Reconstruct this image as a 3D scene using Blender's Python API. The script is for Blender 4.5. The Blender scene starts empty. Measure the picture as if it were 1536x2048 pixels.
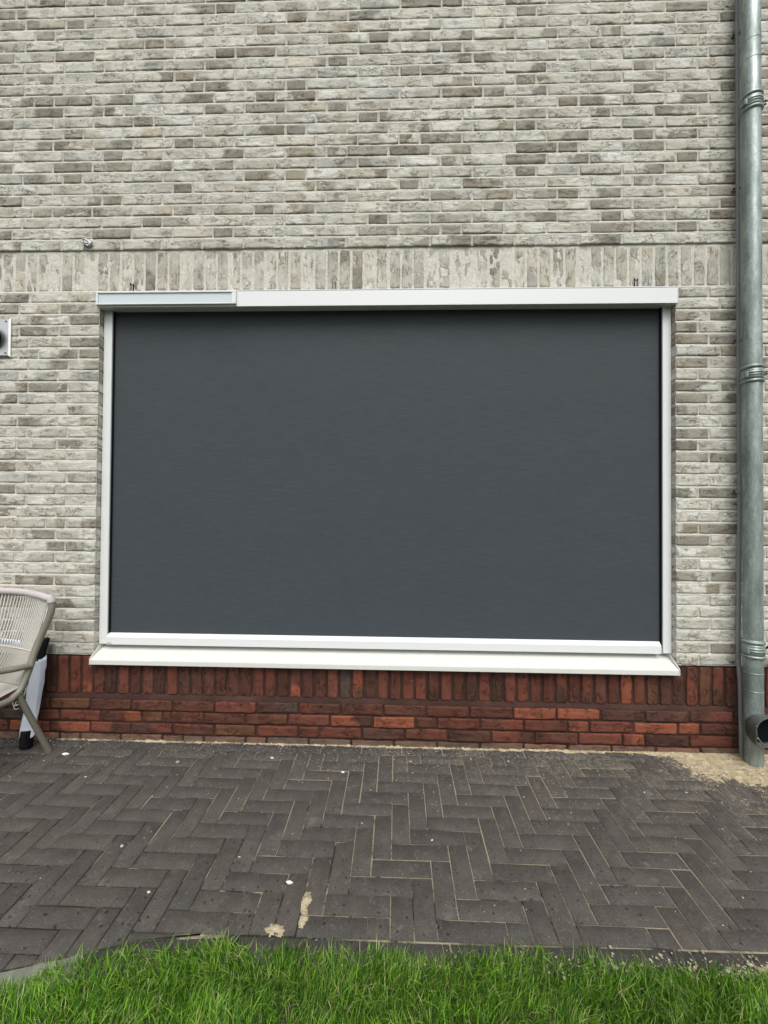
import bpy, bmesh, math, random
import numpy as np
from mathutils import Vector, Matrix
R = math.radians
random.seed(7); rng = np.random.default_rng(11)
scene = bpy.context.scene
# ------------------------------------------------------------------ camera
CAM = np.array([0.0, -2.1133, 1.1584]); YAW, PITCH, ROLL = 0.030, -0.01312, 0.00772
def camera():
    cy, sy, cp, sp = math.cos(YAW), math.sin(YAW), math.cos(PITCH), math.sin(PITCH)
    f = Vector((-sy*cp, cy*cp, -sp)); r = Vector((cy, sy, 0)); u = r.cross(f)
    r2 = r*math.cos(ROLL)+u*math.sin(ROLL); u2 = -r*math.sin(ROLL)+u*math.cos(ROLL)
    cd = bpy.data.cameras.new("camera"); co = bpy.data.objects.new("camera", cd); scene.collection.objects.link(co)
    m = Matrix(((r2.x, u2.x, -f.x, CAM[0]), (r2.y, u2.y, -f.y, CAM[1]), (r2.z, u2.z, -f.z, CAM[2]), (0, 0, 0, 1)))
    co.matrix_world = m
    cd.sensor_fit = 'VERTICAL'; cd.sensor_height = 24; cd.sensor_width = 18; cd.lens = 820.8/2048*24
    cd.clip_start = .02; cd.clip_end = 500
    scene.camera = co
camera()
# ------------------------------------------------------------------ world, sun
W = bpy.data.worlds.new("World"); scene.world = W; W.use_nodes = True
nt = W.node_tree; bg = nt.nodes["Background"]
sky = nt.nodes.new("ShaderNodeTexSky"); sky.sky_type = 'NISHITA'; sky.sun_disc = False
SUN_EL, SUN_AZ = R(55), R(172)          # azimuth measured from +Y, clockwise towards +X
sky.sun_elevation = SUN_EL; sky.sun_rotation = SUN_AZ; sky.air_density = 1.0; sky.dust_density = 4.0; sky.ozone_density = 1.0
hs = nt.nodes.new("ShaderNodeHueSaturation"); hs.inputs['Saturation'].default_value = .25
nt.links.new(sky.outputs[0], hs.inputs['Color']); nt.links.new(hs.outputs[0], bg.inputs[0])
bg.inputs[1].default_value = 0.11
sd = bpy.data.lights.new("sun", 'SUN'); sd.energy = 1.2; sd.angle = R(40); sd.color = (1, .975, .94)
so = bpy.data.objects.new("sun", sd); scene.collection.objects.link(so)
dv = Vector((math.sin(SUN_AZ)*math.cos(SUN_EL), math.cos(SUN_AZ)*math.cos(SUN_EL), math.sin(SUN_EL)))
so.rotation_euler = dv.to_track_quat('Z', 'Y').to_euler()
scene.view_settings.view_transform = 'Standard'; scene.view_settings.look = 'None'
scene.view_settings.exposure = 0.80; scene.view_settings.gamma = 1
scene.view_settings.use_curve_mapping = False
# ------------------------------------------------------------------ helpers
C = scene.collection
def hsh(ix, iy, s=0):
    n = (ix.astype(np.int64)*73856093) ^ (iy.astype(np.int64)*19349663) ^ (int(s)*83492791)
    n = (n ^ (n >> 13))*1274126177 & 0x7fffffff
    n = (n ^ (n >> 11))*668265263 & 0x7fffffff
    return (n ^ (n >> 15) & 0xffffff) % 100003/100003.0
def vn(x, y, s=0):
    x = np.asarray(x, float); y = np.asarray(y, float)
    ix = np.floor(x); iy = np.floor(y); fx = x-ix; fy = y-iy
    fx = fx*fx*(3-2*fx); fy = fy*fy*(3-2*fy)
    a = hsh(ix, iy, s); b = hsh(ix+1, iy, s); c = hsh(ix, iy+1, s); d = hsh(ix+1, iy+1, s)
    return (a*(1-fx)+b*fx)*(1-fy)+(c*(1-fx)+d*fx)*fy
def fbm(x, y, s=0, o=4):
    t = 0; a = .5
    for i in range(o): t = t+a*vn(np.asarray(x)*2**i+i*13.7, np.asarray(y)*2**i-i*7.3, s+i); a *= .5
    return t/(1-.5**o)
class MB:
    def __init__(s): s.v = []; s.f = []; s.c = []; s.uv = []; s.n = 0
    def add(s, verts, faces, col=(1, 1, 1), uv=None):
        verts = np.asarray(verts, float).reshape(-1, 3); k = len(verts)
        s.v.append(verts); s.f += [tuple(i+s.n for i in f) for f in faces]
        col = np.asarray(col, float)
        s.c.append(np.broadcast_to(col, (k, 3)) if col.ndim == 1 else col)
        s.uv.append(np.zeros((k, 2)) if uv is None else uv); s.n += k
        return s
    def box(s, x0, x1, y0, y1, z0, z1, col=(1, 1, 1)):
        v = [(x, y, z) for x in (x0, x1) for y in (y0, y1) for z in (z0, z1)]
        return s.add(v, [(0, 1, 3, 2), (4, 6, 7, 5), (0, 4, 5, 1), (2, 3, 7, 6), (0, 2, 6, 4), (1, 5, 7, 3)], col)
    def tube(s, pts, r, n=12, col=(1, 1, 1), caps=True, r2=None):
        pts = [Vector(p) for p in pts]; k = len(pts)
        rs = r if hasattr(r, '__len__') else [r]*k
        rb = rs if r2 is None else (r2 if hasattr(r2, '__len__') else [r2]*k)
        vs = []; up = None
        for i, p in enumerate(pts):
            t = (pts[min(i+1, k-1)]-pts[max(i-1, 0)]).normalized()
            if up is None:
                up = Vector((0, 0, 1)) if abs(t.z) < .9 else Vector((1, 0, 0))
            a = t.cross(up).normalized(); b = a.cross(t).normalized(); up = b
            for j in range(n):
                q = 2*math.pi*j/n; vs.append(p+a*math.cos(q)*rs[i]+b*math.sin(q)*rb[i])
        fs = [(i*n+j, i*n+(j+1) % n, (i+1)*n+(j+1) % n, (i+1)*n+j) for i in range(k-1) for j in range(n)]
        if caps: fs += [tuple(range(n-1, -1, -1)), tuple((k-1)*n+j for j in range(n))]
        return s.add([tuple(v) for v in vs], fs, col)
    def lathe(s, prof, c, n=32, axis='Z', col=(1, 1, 1)):
        vs = []
        for r, h in prof:
            for j in range(n):
                q = 2*math.pi*j/n; a, b = r*math.cos(q), r*math.sin(q)
                vs.append((c[0]+a, c[1]+b, c[2]+h) if axis == 'Z' else (c[0]+a, c[1]+h, c[2]+b))
        k = len(prof)
        fs = [(i*n+j, i*n+(j+1) % n, (i+1)*n+(j+1) % n, (i+1)*n+j) for i in range(k-1) for j in range(n)]
        return s.add(vs, fs, col)
    def prism(s, prof, x0, x1, col=(1, 1, 1)):      # profile in (y,z), extruded along x
        n = len(prof); v = [(x0, y, z) for y, z in prof]+[(x1, y, z) for y, z in prof]
        return s.add(v, [tuple(range(n)), tuple(range(2*n-1, n-1, -1))]+[(i, i+n, (i+1) % n+n, (i+1) % n) for i in range(n)], col)
    def build(s, name, mat, parent=None, smooth=False, bevel=0, auto=False, seg=2):
        me = bpy.data.meshes.new(name); v = np.concatenate(s.v); c = np.concatenate(s.c); uv = np.concatenate(s.uv)
        me.from_pydata([tuple(p) for p in v], [], s.f) if len(s.f) < 3000 else fast(me, v, s.f)
        me.update()
        ca = me.color_attributes.new('bc', 'FLOAT_COLOR', 'POINT')
        ca.data.foreach_set('color', np.concatenate([c, np.ones((len(c), 1))], 1).ravel())
        if np.any(uv):
            ul = me.uv_layers.new(name='UVMap'); li = np.empty(len(me.loops), int); me.loops.foreach_get('vertex_index', li)
            ul.data.foreach_set('uv', uv[li].ravel())
        if not len(s.f) > 3000:
            bm = bmesh.new(); bm.from_mesh(me)
            bmesh.ops.recalc_face_normals(bm, faces=bm.faces)
            if bevel: bmesh.ops.bevel(bm, geom=[e for e in bm.edges if len(e.link_faces) == 2 and e.calc_face_angle(0) > .5], offset=bevel, segments=seg, affect='EDGES', clamp_overlap=True)
            bm.to_mesh(me); bm.free()
        if smooth:
            me.polygons.foreach_set('use_smooth', [True]*len(me.polygons))
            if auto: me.set_sharp_from_angle(angle=R(40))
        me.materials.append(mat)
        o = bpy.data.objects.new(name, me); C.objects.link(o)
        if parent is not None:
            o.parent = parent; o.matrix_parent_inverse = parent.matrix_world.inverted()
        return o
def fast(me, v, f):
    L = np.array([len(a) for a in f]); fl = np.concatenate([np.array(a) for a in f]) if len(set(L)) > 1 else np.array(f).ravel()
    me.vertices.add(len(v)); me.vertices.foreach_set('co', v.ravel())
    me.loops.add(len(fl)); me.loops.foreach_set('vertex_index', fl)
    st = np.concatenate([[0], np.cumsum(L)[:-1]])
    me.polygons.add(len(L)); me.polygons.foreach_set('loop_start', st); me.polygons.foreach_set('loop_total', L)
    me.validate()
def tag(o, label=None, cat=None, group=None, kind=None):
    if label: o['label'] = label
    if cat: o['category'] = cat
    if group: o['group'] = group
    if kind: o['kind'] = kind
    return o
def thing(name, label, cat, loc=(0, 0, 0)):
    o = bpy.data.objects.new(name, None); C.objects.link(o); o.location = loc; o.empty_display_size = .1
    bpy.context.view_layer.update()
    return tag(o, label, cat)
def smoothpath(pts, n=8):
    P = [Vector(p) for p in pts]; out = []
    for i in range(len(P)-1):
        a, b, c, d = P[max(i-1, 0)], P[i], P[i+1], P[min(i+2, len(P)-1)]
        for k in range(n):
            t = k/n; out.append(.5*((2*b)+(c-a)*t+(2*a-5*b+4*c-d)*t*t+(3*b-a-3*c+d)*t**3))
    return out+[P[-1]]
# ------------------------------------------------------------------ materials
def newmat(name):
    m = bpy.data.materials.new(name); m.use_nodes = True; return m, m.node_tree.nodes, m.node_tree.links, m.node_tree.nodes['Principled BSDF']
def N(ns, t, **k):
    n = ns.new(t)
    for a, b in k.items():
        if a in n.inputs.keys(): n.inputs[a].default_value = b
        else: setattr(n, a, b)
    return n
def math_(ns, ls, op, a, b=None, clamp=False):
    n = ns.new('ShaderNodeMath'); n.operation = op; n.use_clamp = clamp
    for i, x in enumerate((a, b)):
        if x is None: continue
        if isinstance(x, (int, float)): n.inputs[i].default_value = x
        else: ls.new(x, n.inputs[i])
    return n.outputs[0]
def mapr(ns, ls, x, a, b, c=0, d=1):
    n = ns.new('ShaderNodeMapRange'); n.clamp = True
    ls.new(x, n.inputs[0])
    for i, v in zip((1, 2, 3, 4), (a, b, c, d)): n.inputs[i].default_value = v
    return n.outputs[0]
def mixc(ns, ls, f, a, b, mode='MIX'):
    n = ns.new('ShaderNodeMix'); n.data_type = 'RGBA'; n.blend_type = mode
    for s, x in ((n.inputs[0], f), (n.inputs[6], a), (n.inputs[7], b)):
        if isinstance(x, (int, float)): s.default_value = x
        elif isinstance(x, tuple): s.default_value = (*x, 1)
        else: ls.new(x, s)
    return n.outputs[2]
def noise(ns, ls, vec, scale, detail=4, rough=.55, dist=0):
    n = ns.new('ShaderNodeTexNoise'); n.inputs['Scale'].default_value = scale; n.inputs['Detail'].default_value = detail
    n.inputs['Roughness'].default_value = rough; n.inputs['Distortion'].default_value = dist
    if vec is not None: ls.new(vec, n.inputs['Vector'])
    return n.outputs['Fac']
def bump(ns, ls, bsdf, h, strength=.5, dist=.002):
    b = ns.new('ShaderNodeBump'); b.inputs['Strength'].default_value = strength; b.inputs['Distance'].default_value = dist
    ls.new(h, b.inputs['Height']); ls.new(b.outputs[0], bsdf.inputs['Normal'])
def scaled(ns, ls, vec, s):
    m = ns.new('ShaderNodeMapping'); m.inputs['Scale'].default_value = s; ls.new(vec, m.inputs[0]); return m.outputs[0]

def brick_mat(name, wash, washamt, crackdark, ctint):
    m, ns, ls, b = newmat(name)
    uv = N(ns, 'ShaderNodeUVMap', uv_map='UVMap').outputs[0]
    col = N(ns, 'ShaderNodeAttribute', attribute_name='bc').outputs['Color']
    va = scaled(ns, ls, uv, (1, 2.3, 1))
    patch = noise(ns, ls, uv, 9, 3)
    n1 = noise(ns, ls, va, 26, 5, .62, .9)
    ridge = math_(ns, ls, 'ABSOLUTE', math_(ns, ls, 'SUBTRACT', n1, .5))
    crack = mapr(ns, ls, ridge, .002, .028, 1, 0)
    pm = mapr(ns, ls, noise(ns, ls, uv, 13, 2), .46, .58)
    crack = math_(ns, ls, 'MULTIPLY', crack, pm)
    pits = math_(ns, ls, 'MULTIPLY', mapr(ns, ls, noise(ns, ls, uv, 95, 3, .6), .70, .78), .6)
    crease = math_(ns, ls, 'MAXIMUM', crack, pits)  # cracks and pits together, tinted darker and sunk in the bump
    fine = noise(ns, ls, uv, 160, 5, .7)
    c = mixc(ns, ls, mapr(ns, ls, patch, .45, .75, 0, washamt), col, wash)
    c = mixc(ns, ls, 1.0, c, mapr_rgb(ns, ls, fine, .28, .72, .82, 1.15), 'MULTIPLY')
    c = mixc(ns, ls, 1.0, c, mapr_rgb(ns, ls, noise(ns, ls, va, 42, 4, .65), .3, .7, .87, 1.12), 'MULTIPLY')
    c = mixc(ns, ls, math_(ns, ls, 'MULTIPLY', crease, crackdark), c, ctint)
    ls.new(c, b.inputs['Base Color']); b.inputs['Roughness'].default_value = .93; b.inputs['Specular IOR Level'].default_value = .2
    h = math_(ns, ls, 'ADD', math_(ns, ls, 'MULTIPLY', n1, 1.0), math_(ns, ls, 'MULTIPLY', fine, .25))
    h = math_(ns, ls, 'SUBTRACT', h, math_(ns, ls, 'MULTIPLY', crease, .55))
    if name == 'red brick':      # sand dust clinging to the lowest course
        tc = ns.new('ShaderNodeTexCoord').outputs['Object']; sp = ns.new('ShaderNodeSeparateXYZ'); ls.new(tc, sp.inputs[0])
        dz = math_(ns, ls, 'ADD', sp.outputs[2], math_(ns, ls, 'MULTIPLY', math_(ns, ls, 'SUBTRACT', noise(ns, ls, tc, 22, 5, .7), .5), -.05))
        c = mixc(ns, ls, mapr(ns, ls, dz, .002, .040, .72, 0), c, (.15, .115, .08)); ls.new(c, b.inputs['Base Color'])
        wh = mapr(ns, ls, noise(ns, ls, tc, 190, 2), .74, .77); c = mixc(ns, ls, wh, c, (.4, .36, .32)); ls.new(c, b.inputs['Base Color'])
    bump(ns, ls, b, h, 1.0, .004)
    return m
def mapr_rgb(ns, ls, x, a, b, c, d):
    o = mapr(ns, ls, x, a, b, c, d); n = ns.new('ShaderNodeCombineColor')
    for i in range(3): ls.new(o, n.inputs[i])
    return n.outputs[0]
M_LB = brick_mat('pale brick', (.565, .55, .49), .32, .74, (.15, .13, .10))
M_RB = brick_mat('red brick', (.12, .050, .034), .35, .8, (.018, .009, .008))
def plain(name, col, rough=.6, metal=0, spec=.5, nscale=None, namt=.1, bmp=0, bscale=200, coord='Object', stretch=(1, 1, 1)):
    m, ns, ls, b = newmat(name); b.inputs['Roughness'].default_value = rough; b.inputs['Metallic'].default_value = metal
    b.inputs['Specular IOR Level'].default_value = spec; b.inputs['Base Color'].default_value = (*col, 1)
    tc = scaled(ns, ls, ns.new('ShaderNodeTexCoord').outputs[coord], stretch)
    if nscale:
        c = mixc(ns, ls, 1.0, col, mapr_rgb(ns, ls, noise(ns, ls, tc, nscale, 6, .7), .3, .7, 1-namt, 1+namt), 'MULTIPLY')
        ls.new(c, b.inputs['Base Color'])
    if bmp: bump(ns, ls, b, noise(ns, ls, tc, bscale, 4, .6), bmp, .002)
    return m
def mortar_mat(name, col, dk):
    m, ns, ls, b = newmat(name); tc = ns.new('ShaderNodeTexCoord').outputs['Object']
    a = noise(ns, ls, tc, 140, 6, .7); g = noise(ns, ls, tc, 7, 4)
    c = mixc(ns, ls, mapr(ns, ls, g, .4, .65), col, dk)
    c = mixc(ns, ls, 1.0, c, mapr_rgb(ns, ls, a, .3, .7, .75, 1.2), 'MULTIPLY')
    ls.new(c, b.inputs['Base Color']); b.inputs['Roughness'].default_value = .95; b.inputs['Specular IOR Level'].default_value = .15
    bump(ns, ls, b, math_(ns, ls, 'ADD', a, noise(ns, ls, tc, 45, 3)), .9, .004)
    return m
M_LM = mortar_mat('pale mortar', (.565, .55, .49), (.52, .50, .44))
M_RM = mortar_mat('brown mortar', (.040, .021, .017), (.062, .034, .026))
M_WHITE = plain('white powder coat', (.62, .64, .634), .42, nscale=300, namt=.02, bmp=.06, bscale=900)
M_SILL = plain('white sill coat', (.57, .58, .542), .45, nscale=14, namt=.035, bmp=.05, bscale=500)
M_SOLAR = plain('solar glass', (.50, .555, .58), .22)
M_DARK = plain('black plastic', (.008, .008, .010), .6, spec=.12)
M_STEEL = plain('stainless steel', (.62, .62, .60), .3, 1.0, nscale=40, namt=.1, stretch=(1, 1, 12))
M_FRAME = plain('taupe lacquered tube', (.165, .158, .122), .42, nscale=30, namt=.05)
M_ROPE = plain('taupe rope', (.44, .42, .375), .85)
M_WRAP = plain('mauve grey rope wrap', (.43, .395, .39), .9, bmp=.4, bscale=400)
M_CLOTH = plain('white cloth', (.52, .56, .63), .85, bmp=.3, bscale=60)
M_CORD = plain('white cord', (.66, .62, .60), .8)
M_CONDUIT = plain('grey conduit', (.225, .245, .245), .5, nscale=20, namt=.12)
def fabric():
    m, ns, ls, b = newmat('charcoal screen fabric'); tc = ns.new('ShaderNodeTexCoord').outputs['Object']
    h = noise(ns, ls, scaled(ns, ls, tc, (6, 1, 260)), 1.6, 5, .7)
    v = noise(ns, ls, scaled(ns, ls, tc, (420, 1, 5)), 1.6, 4, .7)
    f = noise(ns, ls, tc, 1100, 2)
    mid = noise(ns, ls, scaled(ns, ls, tc, (5, 1, 75)), 2.0, 4, .7); cell = noise(ns, ls, tc, 170, 3, .7)
    big = noise(ns, ls, scaled(ns, ls, tc, (1, 1, 2.5)), 2.2, 3)
    c = mixc(ns, ls, mapr(ns, ls, h, .3, .7), (.035, .043, .0495), (.052, .0615, .070))
    c = mixc(ns, ls, 1.0, c, mapr_rgb(ns, ls, v, .3, .7, .92, 1.08), 'MULTIPLY')
    c = mixc(ns, ls, 1.0, c, mapr_rgb(ns, ls, f, .3, .7, .88, 1.12), 'MULTIPLY')
    c = mixc(ns, ls, 1.0, c, mapr_rgb(ns, ls, mid, .3, .7, .92, 1.08), 'MULTIPLY')
    c = mixc(ns, ls, 1.0, c, mapr_rgb(ns, ls, cell, .3, .7, .93, 1.07), 'MULTIPLY')
    c = mixc(ns, ls, 1.0, c, mapr_rgb(ns, ls, big, .3, .7, .98, 1.02), 'MULTIPLY')
    ls.new(c, b.inputs['Base Color']); b.inputs['Roughness'].default_value = .75; b.inputs['Specular IOR Level'].default_value = .25
    bump(ns, ls, b, math_(ns, ls, 'ADD', h, f), .25, .0006)
    return m
M_FAB = fabric()
def zinc():
    m, ns, ls, b = newmat('weathered zinc'); tc = ns.new('ShaderNodeTexCoord').outputs['Object']
    g = noise(ns, ls, scaled(ns, ls, tc, (6, 6, 1.4)), 4, 6, .65)
    f = noise(ns, ls, scaled(ns, ls, tc, (1, 1, .35)), 110, 4, .7)
    sp = mapr(ns, ls, noise(ns, ls, tc, 130, 4, .7), .58, .68)
    c = mixc(ns, ls, mapr(ns, ls, g, .35, .68), (.165, .205, .190), (.365, .415, .395))
    c = mixc(ns, ls, 1.0, c, mapr_rgb(ns, ls, f, .3, .7, .82, 1.15), 'MULTIPLY')
    c = mixc(ns, ls, math_(ns, ls, 'MULTIPLY', sp, .7), c, (.10, .115, .11))
    gr = mapr(ns, ls, noise(ns, ls, scaled(ns, ls, tc, (3, 3, 2)), 5, 3), .55, .75, 0, .4)
    c = mixc(ns, ls, gr, c, (.16, .20, .15))
    ls.new(c, b.inputs['Base Color']); b.inputs['Metallic'].default_value = .5
    ls.new(mapr(ns, ls, g, .3, .7, .55, .36), b.inputs['Roughness'])
    bump(ns, ls, b, f, .15, .001)
    return m
M_ZINC = zinc()
def paver_mat():
    m, ns, ls, b = newmat('dark paving brick'); tc = ns.new('ShaderNodeTexCoord').outputs['Object']
    uv = N(ns, 'ShaderNodeUVMap', uv_map='UVMap').outputs[0]
    col = N(ns, 'ShaderNodeAttribute', attribute_name='bc').outputs['Color']
    f = noise(ns, ls, tc, 210, 6, .8); g = noise(ns, ls, uv, 16, 5, .6)
    c = mixc(ns, ls, 1.0, col, mapr_rgb(ns, ls, f, .32, .68, .62, 1.40), 'MULTIPLY')
    c = mixc(ns, ls, 1.0, c, mapr_rgb(ns, ls, g, .3, .7, .80, 1.20), 'MULTIPLY')
    sc = noise(ns, ls, scaled(ns, ls, uv, (1, .8, 1)), 30, 6, .75, 1.5)
    c = mixc(ns, ls, mapr(ns, ls, sc, .56, .74, 0, .60), c, (.19, .178, .155))
    # dark damp specks
    vo = ns.new('ShaderNodeTexVoronoi'); vo.inputs['Scale'].default_value = 36
    ls.new(tc, vo.inputs['Vector'])
    wob = math_(ns, ls, 'ADD', vo.outputs['Distance'], math_(ns, ls, 'MULTIPLY', math_(ns, ls, 'SUBTRACT', noise(ns, ls, tc, 150, 2), .5), .14))
    sel = math_(ns, ls, 'GREATER_THAN', noise(ns, ls, tc, 5, 4), .44)
    sp = ns.new('ShaderNodeSeparateXYZ'); ls.new(tc, sp.inputs[0])
    near = mapr(ns, ls, sp.outputs[1], -.95, -.35, 1, .12)
    spk = math_(ns, ls, 'MULTIPLY', math_(ns, ls, 'MULTIPLY', mapr(ns, ls, wob, .14, .18, 1, 0), sel), near)
    c = mixc(ns, ls, math_(ns, ls, 'MULTIPLY', spk, .85), c, (.012, .011, .011))
    # sand dust lying thicker towards the wall and the pipe
    dn = noise(ns, ls, tc, 60, 6, .75); dn2 = noise(ns, ls, tc, 4, 3)
    dist = mapr(ns, ls, sp.outputs[1], -.75, -.02, 0, .20)
    rgt = mapr(ns, ls, sp.outputs[0], -.5, 2.0, -.05, .10)
    t = math_(ns, ls, 'ADD', math_(ns, ls, 'ADD', dn, dist), math_(ns, ls, 'ADD', rgt, math_(ns, ls, 'MULTIPLY', math_(ns, ls, 'SUBTRACT', dn2, .5), .35)))
    c = mixc(ns, ls, mapr(ns, ls, t, .67, .88, 0, .60), c, (.21, .185, .135))
    lsp = mapr(ns, ls, noise(ns, ls, tc, 170, 3, .7), .655, .71, 0, .75); c = mixc(ns, ls, lsp, c, (.24, .225, .195))
    ls.new(c, b.inputs['Base Color']); b.inputs['Roughness'].default_value = .88; b.inputs['Specular IOR Level'].default_value = .3
    bump(ns, ls, b, math_(ns, ls, 'ADD', f, g), .8, .002)
    return m
M_PAV = paver_mat()
def joint_mat():
    m, ns, ls, b = newmat('joint fill'); tc = ns.new('ShaderNodeTexCoord').outputs['Object']
    sp = ns.new('ShaderNodeSeparateXYZ'); ls.new(tc, sp.inputs[0])
    n = noise(ns, ls, tc, 6, 5, .65); f = noise(ns, ls, tc, 260, 4, .7)
    t = math_(ns, ls, 'ADD', n, math_(ns, ls, 'ADD', mapr(ns, ls, sp.outputs[0], -1.3, .5, -.13, .12), mapr(ns, ls, sp.outputs[1], -.9, -.1, -.05, .13)))
    c = mixc(ns, ls, mapr(ns, ls, math_(ns, ls, 'ADD', t, math_(ns, ls, 'MULTIPLY', math_(ns, ls, 'SUBTRACT', noise(ns, ls, tc, 70, 4, .7), .5), .35)), .44, .56), (.014, .013, .010), (.285, .25, .17))
    moss = math_(ns, ls, 'MULTIPLY', mapr(ns, ls, noise(ns, ls, tc, 9, 4), .5, .6), mapr(ns, ls, sp.outputs[1], -.95, -.6, 1, 0))
    c = mixc(ns, ls, math_(ns, ls, 'MULTIPLY', moss, .6), c, (.030, .042, .010))
    c = mixc(ns, ls, 1.0, c, mapr_rgb(ns, ls, f, .3, .7, .6, 1.3), 'MULTIPLY')
    ls.new(c, b.inputs['Base Color']); b.inputs['Roughness'].default_value = .95
    bump(ns, ls, b, f, .8, .003)
    return m
M_JOINT = joint_mat()
def sand_mat():
    m, ns, ls, b = newmat('yellow sand'); tc = ns.new('ShaderNodeTexCoord').outputs['Object']
    f = noise(ns, ls, tc, 330, 5, .75); g = noise(ns, ls, tc, 30, 4)
    c = mixc(ns, ls, mapr(ns, ls, g, .35, .65), (.36, .285, .165), (.53, .455, .31))
    c = mixc(ns, ls, mapr(ns, ls, noise(ns, ls, scaled(ns, ls, tc, (1, 2.2, 1)), 26, 5, .7), .52, .64, 0, .65), c, (.17, .15, .115))
    c = mixc(ns, ls, 1.0, c, mapr_rgb(ns, ls, f, .3, .7, .5, 1.35), 'MULTIPLY')
    ls.new(c, b.inputs['Base Color']); b.inputs['Roughness'].default_value = .95
    bump(ns, ls, b, math_(ns, ls, 'ADD', f, g), 1, .004)
    return m
M_SAND = sand_mat()
def attr_mat(name, rough=.8, spec=.3, trans=0):
    m, ns, ls, b = newmat(name); col = N(ns, 'ShaderNodeAttribute', attribute_name='bc').outputs['Color']
    ls.new(col, b.inputs['Base Color']); b.inputs['Roughness'].default_value = rough; b.inputs['Specular IOR Level'].default_value = spec
    if trans:
        t = ns.new('ShaderNodeBsdfTranslucent'); ls.new(col, t.inputs[0]); mx = ns.new('ShaderNodeMixShader'); mx.inputs[0].default_value = trans
        out = [n for n in ns if n.type == 'OUTPUT_MATERIAL'][0]
        ls.new(b.outputs[0], mx.inputs[1]); ls.new(t.outputs[0], mx.inputs[2]); ls.new(mx.outputs[0], out.inputs[0])
    return m
M_GRASS = attr_mat('grass blades', .42, .5, .3)
M_CRUMB = attr_mat('crumbs', .9, .2)
M_SOIL = plain('lawn soil', (.035, .045, .015), .95, nscale=25, namt=.4, bmp=.8, bscale=80)
M_EDGE = plain('edging stone', (.20, .195, .185), .9, nscale=60, namt=.2, bmp=.5, bscale=200)

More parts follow.
